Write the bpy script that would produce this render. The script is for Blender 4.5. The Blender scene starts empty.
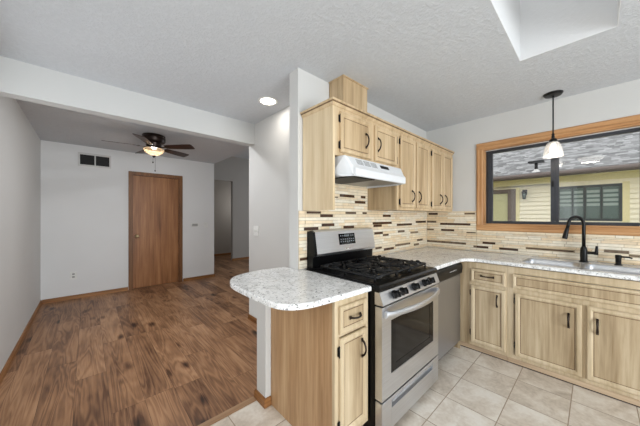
import bpy, bmesh, math, random
from mathutils import Vector, Matrix
random.seed(7)
C = bpy.context.scene.collection
SC = bpy.context.scene
PI = math.pi

# ------------------------------------------------------------ camera, world, lights, exposure
A_VP, B_VP, HOR, F_PX = 595.0, 87.0, 216.0, 253.0
YAW = math.atan2(A_VP - 320, F_PX)            # angle from +X (along the stove wall) to the view axis
cam = bpy.data.cameras.new('camera'); camo = bpy.data.objects.new('camera', cam); C.objects.link(camo)
camo.location = (0, 0, 1.31)
camo.rotation_euler = (PI/2, 0, YAW - PI/2)
cam.sensor_width = 36; cam.lens = F_PX/640*36
cam.shift_y = (HOR - 213)/640
cam.clip_start = 0.02
SC.camera = camo
SC.view_settings.view_transform = 'Standard'; SC.view_settings.look = 'None'
SC.view_settings.gamma = 1; SC.view_settings.use_curve_mapping = False
SC.view_settings.exposure = 0.07
SC.cycles.max_bounces = 10; SC.cycles.diffuse_bounces = 6; SC.cycles.glossy_bounces = 4
SC.cycles.transparent_max_bounces = 12

w = bpy.data.worlds.new('overcast_sky'); SC.world = w; w.use_nodes = True
bg = w.node_tree.nodes['Background']; bg.inputs[0].default_value = (0.95, 0.975, 1.0, 1); bg.inputs[1].default_value = 1.85

def light(name, kind, loc, rot, power, color=(1, 1, 1), size=1, sy=None, radius=None):
    l = bpy.data.lights.new(name, kind); o = bpy.data.objects.new(name, l); C.objects.link(o)
    o.location = loc; o.rotation_euler = rot; l.energy = power; l.color = color
    if kind == 'AREA':
        l.shape = 'RECTANGLE'; l.size = size; l.size_y = sy or size
    if radius is not None: l.shadow_soft_size = radius
    return o
COOL = (0.87, 0.94, 1.0)
light('skylight_daylight', 'AREA', (1.83, .14, 3.85), (0, 0, 0), 4, COOL, .9, .42)
light('rear_fill_light', 'AREA', (.70, -3.22, 1.1), (-PI/2, 0, PI), 145, COOL, 2.0, 2.0)  # added fill from behind the camera, through an assumed opening
light('hall_fill_light', 'AREA', (5.35, 4.9, 1.6), (0, PI/2, 0), 28, COOL, 1.5, 2.2)  # added hall fill, just inside the unseen right wall
light('dining_fill_light', 'AREA', (-.65, .8, 1.5), (0, -PI/2, 0), 2, COOL, 1.1, .9)  # added fill for faces turned to the left wall, source unseen
light('living_fill_light', 'AREA', (-.65, 2.35, 1.4), (0, -PI/2, 0), 3, COOL, .9, .9)  # added living room fill from the unseen part of the left wall
light('back_room_fill_light', 'POINT', (3.9, 7.8, 1.7), (0, 0, 0), 7, (1, .97, .93), radius=.1)  # added glow to brighten the room past the hall, no fixture there
light('living_ceiling_fill', 'AREA', (.75, 3.30, 2.425), (0, 0, 0), 14, (.95, .97, 1), .16).data.shape = 'DISK'  # added ceiling fill hidden by the beam, brightens the living room back wall

# ------------------------------------------------------------ node helpers
def lin(c):
    return tuple((x/255/12.92 if x/255 <= .04045 else ((x/255+.055)/1.055)**2.4) for x in c) + (1,)

class NT:
    def __init__(s, name, rough=.5, metal=0.0, col=None, spec=None):
        s.m = bpy.data.materials.new(name); s.m.use_nodes = True; s.t = s.m.node_tree
        s.b = s.t.nodes['Principled BSDF']
        s.b.inputs['Roughness'].default_value = rough; s.b.inputs['Metallic'].default_value = metal
        if col: s.b.inputs['Base Color'].default_value = lin(col)
        if spec is not None: s.b.inputs['Specular IOR Level'].default_value = spec
    def n(s, typ, **kw):
        x = s.t.nodes.new(typ)
        for k, v in kw.items(): setattr(x, k, v)
        return x
    def put(s, sock, v):
        if isinstance(v, bpy.types.NodeSocket): s.t.links.new(v, sock)
        elif v is not None: sock.default_value = v
    def math(s, op, a, b=None, c=None):
        x = s.n('ShaderNodeMath', operation=op); s.put(x.inputs[0], a)
        if b is not None: s.put(x.inputs[1], b)
        if c is not None: s.put(x.inputs[2], c)
        return x.outputs[0]
    def pos(s):
        return s.n('ShaderNodeNewGeometry').outputs['Position']
    def obj(s):
        return s.n('ShaderNodeTexCoord').outputs['Object']
    def scale(s, v, sc, off=(0, 0, 0)):
        x = s.n('ShaderNodeMapping'); s.put(x.inputs[0], v); x.inputs['Scale'].default_value = sc
        x.inputs['Location'].default_value = off; return x.outputs[0]
    def sep(s, v):
        x = s.n('ShaderNodeSeparateXYZ'); s.put(x.inputs[0], v); return x.outputs
    def comb(s, a, b, c):
        x = s.n('ShaderNodeCombineXYZ'); s.put(x.inputs[0], a); s.put(x.inputs[1], b); s.put(x.inputs[2], c); return x.outputs[0]
    def noise(s, v, scale=5, detail=3, rough=.5, dist=0.0):
        x = s.n('ShaderNodeTexNoise'); s.put(x.inputs['Vector'], v); x.inputs['Scale'].default_value = scale
        x.inputs['Detail'].default_value = detail; x.inputs['Roughness'].default_value = rough
        x.inputs['Distortion'].default_value = dist; return x.outputs['Fac']
    def vor(s, v, scale=5, feat='F1'):
        x = s.n('ShaderNodeTexVoronoi', feature=feat); s.put(x.inputs['Vector'], v); x.inputs['Scale'].default_value = scale
        return x.outputs
    def white(s, v):
        x = s.n('ShaderNodeTexWhiteNoise'); s.put(x.inputs['Vector'], v); return x.outputs['Value']
    def ramp(s, f, stops):
        x = s.n('ShaderNodeValToRGB'); s.put(x.inputs[0], f); e = x.color_ramp.elements
        while len(e) < len(stops): e.new(.5)
        for i, (p, c) in enumerate(stops):
            e[i].position = p; e[i].color = lin(c) if len(c) == 3 else c
        return x.outputs[0]
    def mix(s, f, a, b, mode='MIX'):
        x = s.n('ShaderNodeMix', data_type='RGBA', blend_type=mode)
        s.put(x.inputs[0], f)
        s.put(x.inputs[6], a if isinstance(a, bpy.types.NodeSocket) else lin(a))
        s.put(x.inputs[7], b if isinstance(b, bpy.types.NodeSocket) else lin(b))
        return x.outputs[2]
    def color(s, v): s.put(s.b.inputs['Base Color'], v)
    def rough(s, v): s.put(s.b.inputs['Roughness'], v)
    def bump(s, h, strength=.2, dist=.01):
        x = s.n('ShaderNodeBump'); x.inputs['Strength'].default_value = strength; x.inputs['Distance'].default_value = dist
        s.put(x.inputs['Height'], h); s.t.links.new(x.outputs[0], s.b.inputs['Normal'])

def plain(name, col, rough=.5, metal=0.0, var=.03, spec=None):
    m = NT(name, rough, metal, col, spec)
    f = m.noise(m.pos(), 30, 2)
    d = [max(0, int(c*(1-var))) for c in col]; l = [min(255, int(c*(1+var))) for c in col]
    m.color(m.ramp(f, [(.3, d), (.7, l)])); return m.m

def ramp01(m, f, lo, hi):
    x = m.n('ShaderNodeMapRange'); m.put(x.inputs[0], f); x.inputs[1].default_value = lo; x.inputs[2].default_value = hi
    return x.outputs[0]

# ------------------------------------------------------------ materials
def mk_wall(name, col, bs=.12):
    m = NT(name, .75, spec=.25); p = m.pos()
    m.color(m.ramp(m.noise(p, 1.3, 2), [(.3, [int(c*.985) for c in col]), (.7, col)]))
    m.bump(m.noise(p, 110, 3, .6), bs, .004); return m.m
PAINT = mk_wall('light_grey_wall_paint', (209, 208, 205))
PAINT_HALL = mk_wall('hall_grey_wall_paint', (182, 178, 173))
PAINT_FAR_LIT = mk_wall('living_wall_paint_lit', (228, 228, 227))  # wall paint lightened to stand in for light reaching the living room back wall
BEAM = mk_wall('white_beam_paint', (206, 206, 204), .05)

m = NT('textured_ceiling_paint', .9, spec=.1); p = m.pos()
n1 = m.noise(p, 42, 4, .65, .4); n2 = m.noise(p, 110, 2)
v = m.math('ADD', ramp01(m, n1, .42, .62), m.math('MULTIPLY', n2, .35))
m.color(m.ramp(n1, [(.35, (201, 204, 208)), (.7, (208, 211, 215))])); m.bump(v, .38, .006); CEIL = m.m
m = NT('skylight_shaft_paint', .9, spec=.1); p = m.pos()
m.color((0.70, 0.70, 0.70, 1)); m.bump(m.noise(p, 42, 4, .65, .4), .25, .006); SHAFT = m.m

def mk_planks():
    m = NT('walnut_plank_floor', .42, spec=.35); x, y, z = m.sep(m.pos())
    W, L = .185, 1.25
    xs = m.math('ADD', m.math('DIVIDE', x, W), 20.37)
    row = m.math('FLOOR', xs); fx = m.math('FRACT', xs)
    off = m.math('MULTIPLY', m.white(m.comb(row, 3.7, 0)), 7.0)
    ys = m.math('ADD', m.math('DIVIDE', y, L), off)
    pl = m.math('FLOOR', ys); fy = m.math('FRACT', ys)
    rnd = m.white(m.comb(row, pl, 1.3)); rnd2 = m.white(m.comb(row, pl, 8.1))
    # grain coordinates shifted per plank
    gx = m.math('ADD', x, m.math('MULTIPLY', rnd, 31)); gy = m.math('ADD', y, m.math('MULTIPLY', rnd2, 57))
    g = m.comb(m.math('MULTIPLY', gx, 9.0), m.math('MULTIPLY', gy, .75), 0)
    swirl = m.noise(g, 1.0, 2, .5, .6)
    rings = m.math('SINE', m.math('MULTIPLY', swirl, 62))
    fine = m.noise(m.comb(m.math('MULTIPLY', gx, 120), m.math('MULTIPLY', gy, 5), 0), 1.0, 3, .6)
    blot = m.noise(m.comb(m.math('MULTIPLY', gx, 5.5), m.math('MULTIPLY', gy, 1.5), 3), 1.0, 3, .55)
    kv = m.vor(m.comb(m.math('MULTIPLY', gx, 4.5), m.math('MULTIPLY', gy, 1.9), 0), 1.0)['Distance']
    knot = m.math('SUBTRACT', 1.0, ramp01(m, kv, .03, .20))
    val = m.math('ADD', m.math('MULTIPLY', rings, .075), m.math('MULTIPLY', m.math('SUBTRACT', fine, .5), .34))
    val = m.math('ADD', val, m.math('MULTIPLY', m.math('SUBTRACT', blot, .5), .68))
    val = m.math('ADD', val, m.math('MULTIPLY', m.math('SUBTRACT', rnd, .5), .24))
    val = m.math('ADD', val, .5)
    val = m.math('SUBTRACT', val, m.math('MULTIPLY', knot, .42))
    c = m.ramp(val, [(.05, (50, 32, 22)), (.28, (104, 72, 50)), (.5, (152, 112, 80)), (.72, (182, 140, 104)), (.95, (204, 164, 126))])
    seam = m.math('MAXIMUM', m.math('LESS_THAN', fx, .012), m.math('LESS_THAN', fy, .0022))
    c = m.mix(m.math('MULTIPLY', seam, .65), c, (46, 30, 22))
    m.color(c); m.rough(m.math('ADD', .36, m.math('MULTIPLY', fine, .15)))
    m.bump(m.math('SUBTRACT', m.math('MULTIPLY', fine, .3), seam), .12, .002); return m.m
PLANKS = mk_planks()

def mk_tilefloor():
    m = NT('beige_stone_floor_tile', .38, spec=.4); x, y, z = m.sep(m.pos())
    T = .3085
    xs = m.math('DIVIDE', m.math('ADD', x, 12.34-2.53+.0), T); xs = m.math('DIVIDE', m.math('SUBTRACT', x, 2.53-12.34), T)
    ys = m.math('DIVIDE', m.math('SUBTRACT', y, .115-12.34), T)
    fx = m.math('FRACT', xs); fy = m.math('FRACT', ys); ix = m.math('FLOOR', xs); iy = m.math('FLOOR', ys)
    rnd = m.white(m.comb(ix, iy, 2)); r2 = m.white(m.comb(ix, iy, 9))
    g = m.comb(m.math('ADD', x, m.math('MULTIPLY', rnd, 13)), m.math('ADD', y, m.math('MULTIPLY', r2, 17)), 0)
    cl = m.noise(g, 5.5, 4, .6, .8); fn = m.noise(g, 45, 3)
    val = m.math('ADD', m.math('MULTIPLY', cl, .85), m.math('MULTIPLY', rnd, .13)); val = m.math('ADD', val, m.math('ADD', .04, m.math('MULTIPLY', m.math('SUBTRACT', fn, .5), .3)))
    c = m.ramp(val, [(.3, (176, 163, 147)), (.48, (203, 191, 176)), (.66, (220, 212, 200)), (.85, (228, 223, 215))])
    e = .009
    gr = m.math('MAXIMUM', m.math('MAXIMUM', m.math('LESS_THAN', fx, e), m.math('GREATER_THAN', fx, 1-e)), m.math('MAXIMUM', m.math('LESS_THAN', fy, e), m.math('GREATER_THAN', fy, 1-e)))
    c = m.mix(gr, c, (150, 132, 112)); m.color(c)
    m.bump(m.math('SUBTRACT', m.math('MULTIPLY', cl, .15), gr), .25, .003); return m.m
TILEF = mk_tilefloor()

def mk_wood(name, dark, mid, light_, axis='Z', sc=1.0, rough=.45, contrast=1.0):
    m = NT(name, rough, spec=.35); x, y, z = m.sep(m.pos())
    a, l = 34*sc, 1.6*sc
    s = {'X': (l, a, a), 'Y': (a, l, a), 'Z': (a, a, l)}[axis]
    v = m.comb(m.math('MULTIPLY', x, s[0]), m.math('MULTIPLY', y, s[1]), m.math('MULTIPLY', z, s[2]))
    s2 = {'X': (.8, 7, 7), 'Y': (7, .8, 7), 'Z': (7, 7, .8)}[axis]
    v2 = m.comb(m.math('MULTIPLY', x, s2[0]*sc), m.math('MULTIPLY', y, s2[1]*sc), m.math('MULTIPLY', z, s2[2]*sc))
    f = m.math('ADD', m.math('MULTIPLY', m.noise(v, 1, 4, .65, .3), .6*contrast), m.math('MULTIPLY', m.noise(v2, 1, 2, .5, .7), .5))
    f = m.math('ADD', f, .5-(.3*contrast+.25))
    m.color(m.ramp(f, [(.3, dark), (.5, mid), (.68, light_)])); m.bump(f, .08, .002); return m.m
CAB = mk_wood('pickled_maple_upright', (152, 126, 92), (188, 162, 126), (208, 185, 150))
CAB_X = mk_wood('pickled_maple_rail', (184, 156, 118), (216, 193, 156), (230, 212, 181), 'X')
CAB_Y = mk_wood('pickled_maple_rail_side', (180, 154, 118), (210, 188, 152), (225, 207, 176), 'Y')
CABF = mk_wood('pickled_maple_frame', (170, 144, 108), (200, 175, 139), (214, 192, 158))
LOW = mk_wood('washed_maple_upright', (142, 120, 90), (177, 156, 125), (200, 182, 152), contrast=1.15)
LOWF = mk_wood('washed_maple_frame', (168, 147, 115), (196, 177, 146), (212, 195, 167))
TOE = [mk_wood('worn_toe_board', (160, 136, 110), (188, 164, 136), (206, 184, 156), 'Y'), plain('dark_floor_caulk', (56, 44, 36), .8)]
SIDEP = mk_wood('pale_pickled_side_panel', (186, 160, 124), (214, 192, 156), (228, 209, 177), contrast=.9)
PENS = mk_wood('warm_washed_side_panel', (150, 114, 78), (180, 144, 106), (202, 170, 132), contrast=1.1)
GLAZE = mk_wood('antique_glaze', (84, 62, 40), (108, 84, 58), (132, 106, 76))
OAK = mk_wood('golden_oak_trim', (142, 96, 58), (188, 139, 92), (212, 168, 122), 'Y', 1.0)
OAKZ = mk_wood('golden_oak_upright', (142, 96, 58), (188, 139, 92), (212, 168, 122), 'Z', 1.0)
BASE_X = mk_wood('oak_baseboard_across', (104, 68, 36), (146, 100, 58), (176, 128, 82), 'X')
BASE_Y = mk_wood('oak_baseboard_along', (104, 68, 36), (146, 100, 58), (176, 128, 82), 'Y')
DOORW = mk_wood('stained_oak_door', (118, 76, 46), (156, 106, 66), (182, 130, 86), 'Z', 1.0, .4)
DOORT = mk_wood('stained_oak_casing', (86, 56, 34), (124, 84, 52), (146, 102, 66), 'Z')
DOORTX = mk_wood('stained_oak_casing_head', (86, 56, 34), (124, 84, 52), (146, 102, 66), 'X')
BLADE = mk_wood('dark_walnut_fan_blade', (28, 16, 12), (46, 27, 20), (64, 40, 30), 'X', 1.0, .35)

def mk_granite():
    m = NT('speckled_white_granite', .16, spec=.5); p = m.pos()
    a = m.noise(p, 16, 4, .7, .9); b = m.noise(p, 60, 4, .7, .5); v = m.vor(p, 60)['Distance']
    c = m.ramp(a, [(.32, (200, 200, 199)), (.45, (228, 228, 226)), (.6, (242, 242, 241))])
    gray = ramp01(m, b, .56, .64)
    c = m.mix(m.math('MULTIPLY', gray, .85), c, (124, 125, 128))
    ch = m.noise(m.scale(p, (1, 1, 1), (5, 2, 1)), 55, 3, .7)
    dark = m.math('MULTIPLY', ramp01(m, ch, .62, .655), 1.0)
    c = m.mix(dark, c, (42, 38, 38))
    tan = ramp01(m, m.noise(m.scale(p, (1, 1, 1), (1, 7, 3)), 24, 3, .6), .60, .70)
    c = m.mix(m.math('MULTIPLY', tan, .3), c, (178, 160, 136))
    m.color(c); return m.m
GRAN = mk_granite()

def mk_steel(name, col=(222, 224, 228), rough=.3, axis='X'):
    m = NT(name, rough, 1.0); x, y, z = m.sep(m.pos())
    s = {'X': (3, 300, 300), 'Z': (300, 300, 3)}[axis]
    f = m.noise(m.comb(m.math('MULTIPLY', x, s[0]), m.math('MULTIPLY', y, s[1]), m.math('MULTIPLY', z, s[2])), 1, 3)
    m.color(m.ramp(f, [(.3, [int(c*.94) for c in col]), (.7, col)]))
    m.rough(m.math('ADD', rough-.06, m.math('MULTIPLY', f, .14))); m.bump(f, .03, .001); return m.m
STEEL = mk_steel('brushed_stainless')
STEEL_D = mk_steel('brushed_stainless_dishwasher', (185, 188, 196), .34, 'Z')
CHROME = mk_steel('bright_steel', (215, 215, 215), .18)
SINKM = mk_steel('sink_steel', (205, 207, 210), .3)
BLACK = plain('black_enamel', (11, 11, 12), .3, spec=.2)
BLACKM = plain('black_matte_iron', (14, 14, 15), .5, spec=.3)
BLACKG = plain('black_oven_glass', (6, 6, 7), .10, spec=.25)
GLASSD = plain('oven_window_glass', (16, 16, 16), .10, spec=.3)
DARKF = plain('matte_black_metal', (10, 10, 10), .38, spec=.3)
BRONZE = plain('oil_rubbed_bronze', (40, 28, 22), .35, .6)
HANDLE = plain('dark_bronze_pull', (46, 36, 30), .35, .7)
GREYP = plain('grey_control_print', (150, 150, 150), .5)
WHITE = plain('white_enamel', (222, 224, 226), .28, var=.006)
WHITEP = plain('white_plastic', (226, 226, 222), .4)
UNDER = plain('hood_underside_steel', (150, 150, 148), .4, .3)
BRASS = plain('satin_brass', (206, 186, 146), .3, .8)
VINYL = plain('charcoal_window_vinyl', (52, 54, 60), .45)
CAULK = plain('pale_window_track', (208, 208, 206), .5)
VENTD = plain('dark_vent_recess', (40, 40, 40), .8)
SLOT = plain('dark_slot', (30, 30, 30), .8)
GREYK = plain('grey_thermostat_face', (168, 168, 164), .5)
THRESH = mk_wood('transition_strip', (120, 92, 66), (150, 118, 88), (170, 138, 106), 'X')

def emis(name, col, strength, base=(240, 240, 235)):
    m = NT(name, .4, 0, base); m.b.inputs['Emission Color'].default_value = lin(col); m.b.inputs['Emission Strength'].default_value = strength; return m.m
LED = emis('lit_led_lens', (255, 246, 232), 7)
DOME = emis('lit_dome_glass', (255, 246, 232), 3.5)
BULB = emis('lit_bulb', (255, 240, 214), 2.2)
FROST = emis('frosted_bowl_glass', (226, 190, 140), .2, (206, 180, 142)); FROST.node_tree.nodes['Principled BSDF'].inputs['Alpha'].default_value = .4
LEDTXT = emis('display_digits', (150, 160, 165), .12, (120, 126, 130))

def mk_glass(name, tint=(.985, .98, .975), refl=.5):
    m = bpy.data.materials.new(name); m.use_nodes = True; t = m.node_tree
    for n_ in list(t.nodes): t.nodes.remove(n_)
    o = t.nodes.new('ShaderNodeOutputMaterial'); mx = t.nodes.new('ShaderNodeMixShader')
    tr = t.nodes.new('ShaderNodeBsdfTransparent'); gl = t.nodes.new('ShaderNodeBsdfGlossy')
    fr = t.nodes.new('ShaderNodeFresnel'); fr.inputs[0].default_value = 1.5
    mu = t.nodes.new('ShaderNodeMath'); mu.operation = 'MULTIPLY'; mu.inputs[1].default_value = refl*2
    t.links.new(fr.outputs[0], mu.inputs[0]); t.links.new(mu.outputs[0], mx.inputs[0])
    tr.inputs[0].default_value = (*tint, 1); gl.inputs['Roughness'].default_value = .0
    t.links.new(tr.outputs[0], mx.inputs[1]); t.links.new(gl.outputs[0], mx.inputs[2]); t.links.new(mx.outputs[0], o.inputs[0])
    return m
PANE = mk_glass('window_glass', refl=.28)
def mk_shade():
    m = NT('ribbed_clear_glass_shade', .12, 0, (245, 245, 245)); m.b.inputs['Transmission Weight'].default_value = .55
    m.b.inputs['Alpha'].default_value = .55
    m.b.inputs['Emission Color'].default_value = lin((255, 246, 234)); m.b.inputs['Emission Strength'].default_value = .0
    return m.m
SHADE = mk_shade()

# outdoors
SIDING = plain('pale_yellow_siding', (244, 235, 208), .6, var=.02)
SIDING2 = plain('yellow_trim_board', (232, 220, 168), .6, var=.02)
BROWNP = plain('taupe_brown_paint', (112, 98, 88), .6)
FASCIA = plain('weathered_brown_fascia', (104, 92, 86), .6)
DOORY = plain('pale_olive_door_panel', (206, 202, 156), .5)
WDARK = plain('dark_green_window_frame', (52, 60, 58), .5)
WGL = plain('reflective_green_grey_glass', (96, 112, 106), .12)
BLIND = plain('pale_window_blind', (150, 164, 156), .5)
GROUND = plain('lawn_ground', (96, 104, 74), .9)
def mk_shingle():
    m = NT('grey_asphalt_shingles', .9, spec=.15); tc = m.obj()
    x, y, z = m.sep(tc)      # local: x up slope, y along
    r = m.math('DIVIDE', x, .145); row = m.math('FLOOR', r); fr = m.math('FRACT', r)
    off = m.white(m.comb(row, 1, 0)); c_ = m.math('ADD', m.math('DIVIDE', y, .13), m.math('MULTIPLY', off, 9))
    col = m.math('FLOOR', c_); rnd = m.white(m.comb(row, col, 4))
    nz = m.noise(tc, 60, 3); lowf = m.noise(tc, 2.0, 2)
    val = m.math('ADD', m.math('MULTIPLY', rnd, .42), m.math('ADD', m.math('MULTIPLY', nz, .3), m.math('MULTIPLY', lowf, .2)))
    c = m.ramp(val, [(.2, (96, 96, 96)), (.5, (140, 141, 141)), (.8, (180, 181, 181))])
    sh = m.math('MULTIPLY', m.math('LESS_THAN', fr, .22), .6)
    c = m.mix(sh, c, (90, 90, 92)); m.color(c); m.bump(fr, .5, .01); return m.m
SHING = mk_shingle()

# ------------------------------------------------------------ mesh helpers
def wloc(o):
    v = Vector((0, 0, 0))
    while o: v += Vector(o.location); o = o.parent
    return v

def obj(name, bm, mats, parent=None, smooth=False, kind=None, label=None, cat=None, group=None):
    """links a bmesh built in world coordinates as one object"""
    if not isinstance(mats, (list, tuple)): mats = [mats]
    xs = [v.co for v in bm.verts]
    lo = Vector([min(v[i] for v in xs) for i in range(3)]); hi = Vector([max(v[i] for v in xs) for i in range(3)])
    c = (lo+hi)/2
    if not parent: c.z = lo.z
    for v in bm.verts: v.co -= c
    bmesh.ops.recalc_face_normals(bm, faces=bm.faces)
    me = bpy.data.meshes.new(name); bm.to_mesh(me); bm.free()
    for m_ in mats: me.materials.append(m_)
    if smooth:
        for p_ in me.polygons: p_.use_smooth = True
    o = bpy.data.objects.new(name, me); C.objects.link(o)
    if parent: o.parent = parent; o.location = c - wloc(parent)
    else: o.location = c
    if smooth == 'auto':
        md = o.modifiers.new('es', 'EDGE_SPLIT'); md.split_angle = math.radians(35)
    if kind: o['kind'] = kind
    if label: o['label'] = label
    if cat: o['category'] = cat
    if group: o['group'] = group
    return o

def thing(name, label, cat, loc, group=None):
    o = bpy.data.objects.new(name, None); C.objects.link(o); o.location = loc; o.empty_display_size = .1
    o['label'] = label; o['category'] = cat
    if group: o['group'] = group
    return o

def BM(): return bmesh.new()

def box(bm, x0, x1, y0, y1, z0, z1, bev=0, mi=0, seg=2):
    b = bmesh.new(); bmesh.ops.create_cube(b, size=1)
    for v in b.verts:
        v.co = Vector(((x0+x1)/2+v.co.x*(x1-x0), (y0+y1)/2+v.co.y*(y1-y0), (z0+z1)/2+v.co.z*(z1-z0)))
    if bev: bmesh.ops.bevel(b, geom=b.edges[:], offset=bev, segments=seg, affect='EDGES', clamp_overlap=True)
    for f in b.faces: f.material_index = mi
    merge(bm, b); return bm

def merge(bm, b):
    mp = {}
    for v in b.verts: mp[v] = bm.verts.new(v.co)
    for f in b.faces:
        try:
            g = bm.faces.new([mp[v] for v in f.verts]); g.material_index = f.material_index; g.smooth = f.smooth
        except ValueError: pass
    b.free()

def tube(bm, pts, r, seg=10, mi=0, flat=None, caps=True):
    """tube through pts; r float or list; flat=(a,b) ellipse scale on the two side axes"""
    pts = [Vector(p) for p in pts]; n = len(pts)
    rs = r if isinstance(r, (list, tuple)) else [r]*n
    rings = []; up = None
    for i, p in enumerate(pts):
        t = (pts[min(i+1, n-1)]-pts[max(i-1, 0)]).normalized()
        if up is None:
            up = Vector((0, 0, 1)) if abs(t.z) < .9 else Vector((1, 0, 0))
        s = t.cross(up).normalized(); u2 = s.cross(t).normalized(); up = u2
        fa, fb = flat or (1, 1)
        rings.append([bm.verts.new(p + s*math.cos(a)*rs[i]*fa + u2*math.sin(a)*rs[i]*fb) for a in [2*PI*k/seg for k in range(seg)]])
    for i in range(n-1):
        for k in range(seg):
            f = bm.faces.new([rings[i][k], rings[i][(k+1) % seg], rings[i+1][(k+1) % seg], rings[i+1][k]]); f.material_index = mi; f.smooth = True
    if caps:
        for rg in (rings[0], rings[-1]):
            f = bm.faces.new(rg); f.material_index = mi
    return bm

def lathe(bm, cx, cy, prof, seg=24, mi=0, M=None):
    """prof list of (r, z) around vertical axis at cx, cy (or transformed by M)"""
    rings = []
    for r, z in prof:
        if r < 1e-5:
            rings.append([bm.verts.new((0, 0, z))])
        else:
            rings.append([bm.verts.new((r*math.cos(2*PI*k/seg), r*math.sin(2*PI*k/seg), z)) for k in range(seg)])
    T = M if M is not None else Matrix.Translation((cx, cy, 0))
    for rg in rings:
        for v in rg: v.co = T @ v.co
    for a, b in zip(rings, rings[1:]):
        for k in range(seg):
            k2 = (k+1) % seg
            if len(a) == 1 and len(b) == 1: continue
            if len(a) == 1: vs = [a[0], b[k2], b[k]]
            elif len(b) == 1: vs = [a[k], a[k2], b[0]]
            else: vs = [a[k], a[k2], b[k2], b[k]]
            f = bm.faces.new(vs); f.material_index = mi; f.smooth = True
    return bm

def prism(bm, prof, axis, a0, a1, mi=0):
    """extrude closed 2D profile along axis. axis 'X': prof=(y,z); 'Y': prof=(x,z); 'Z': prof=(x,y)"""
    def P(p, a):
        return {'X': (a, p[0], p[1]), 'Y': (p[0], a, p[1]), 'Z': (p[0], p[1], a)}[axis]
    A = [bm.verts.new(P(p, a0)) for p in prof]; B = [bm.verts.new(P(p, a1)) for p in prof]
    n = len(prof)
    for i in range(n):
        f = bm.faces.new([A[i], A[(i+1) % n], B[(i+1) % n], B[i]]); f.material_index = mi
    for L in (A, B):
        f = bm.faces.new(L); f.material_index = mi
    return bm

def panel(bm, facing, u0, u1, z0, z1, face, t=.019, border=.042, drop=.009, frame_mi=0, panel_mi=1, glaze_mi=2, arch=0):
    """cabinet door / drawer front with a moulded frame and recessed panel. facing '-Y': u=X, face=Y of cabinet face; '-X': u=Y, face=X"""
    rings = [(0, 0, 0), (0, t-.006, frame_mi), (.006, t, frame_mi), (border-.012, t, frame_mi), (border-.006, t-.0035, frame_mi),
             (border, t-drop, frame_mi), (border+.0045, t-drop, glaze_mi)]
    prev = None
    for ins, d, mi in rings:
        cs = [(u0+ins, z0+ins), (u1-ins, z0+ins), (u1-ins, z1-ins), (u0+ins, z1-ins)]
        if facing == '-Y': vs = [bm.verts.new((u, face-d, z)) for u, z in cs]
        else: vs = [bm.verts.new((face-d, u, z)) for u, z in cs]
        if prev:
            for k in range(4):
                f = bm.faces.new([prev[k], prev[(k+1) % 4], vs[(k+1) % 4], vs[k]]); f.material_index = mi
        else:
            bm.faces.new(vs).material_index = frame_mi
        prev = vs
    bm.faces.new(prev).material_index = panel_mi
    return bm

def pull(parent, facing, u, z, face, length=.10, vert=True, mat=None, r=.0048, proj=.026):
    """arched bar pull with rosettes"""
    bm = BM(); pts = []; rr = []
    N = 12
    for i in range(N+1):
        s = i/N; a = (s-.5)*length; d = proj*math.sin(PI*s)**.6 if 0 < s < 1 else 0
        pts.append((a, d+.001)); rr.append(r*(1.35 if i in (0, N) else 1.0 + .25*abs(math.cos(PI*s))))
    def W(a, d):
        if facing == '-Y': return (u if vert else u+a, face-d, z+a if vert else z)
        return (face-d, u if vert else u+a, z+a if vert else z)
    tube(bm, [W(a, d) for a, d in pts], rr, 8)
    for s in (-.5, .5):
        a = s*length; q = W(a, 0)
        if facing == '-Y': box(bm, q[0]-.007, q[0]+.007, face-.004, face, q[2]-.010, q[2]+.010, .0015)
        else: box(bm, face-.004, face, q[1]-.007, q[1]+.007, q[2]-.010, q[2]+.010, .0015)
    return obj('handle', bm, mat or HANDLE, parent, smooth='auto')

def hinge(parent, facing, u, z, face):
    bm = BM()
    if facing == '-Y':
        box(bm, u-.005, u+.005, face-.008, face, z-.024, z+.024, .002); tube(bm, [(u+.004, face-.009, z-.03), (u+.004, face-.009, z+.03)], .004, 8)
    else:
        box(bm, face-.008, face, u-.005, u+.005, z-.024, z+.024, .002); tube(bm, [(face-.009, u-.004, z-.03), (face-.009, u-.004, z+.03)], .004, 8)
    return obj('hinge', bm, DARKF, parent)

def S(name, boxes, mat, mats=None, **kw):
    bm = BM()
    for b in boxes: box(bm, *b)
    return obj(name, bm, mats or mat, kind='structure', **kw)

# ------------------------------------------------------------ room shell
KX, KY = 3.35, 1.53             # window wall plane, stove wall plane
CZ = 2.44
S('floor_kitchen_tile', [(-.63, KX+.15, -3.2, 1.65, -.1, 0)], TILEF)
S('floor_wood_planks', [(-.63, 5.5, 1.65, 9.2, -.1, 0)], PLANKS)
S('floor_transition_strip', [(-.51, .885, 1.625, 1.675, 0, .008, .003)], THRESH)
S('wall_left', [(-.63, -.51, -3.2, .2, 0, 2.6), (-.63, -.51, 1.4, 1.85, 0, 2.6), (-.63, -.51, 2.85, 5.70, 0, 2.6), (-.63, -.51, .2, 1.4, 0, .9), (-.63, -.51, .2, 1.4, 2.1, 2.6), (-.63, -.51, 1.85, 2.85, 0, .9), (-.63, -.51, 1.85, 2.85, 2.1, 2.6)], PAINT)
for nm, ya, yb in (('window_dining_added', .2, 1.4), ('window_living_added', 1.85, 2.85)):  # unseen window frames, added where the left wall fills come in
    S(nm, [(-.60, -.55, ya, ya+.05, .9, 2.1), (-.60, -.55, yb-.05, yb, .9, 2.1), (-.60, -.55, ya+.05, yb-.05, 2.05, 2.1), (-.60, -.55, ya+.05, yb-.05, .9, .95)], WHITEP)
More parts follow.
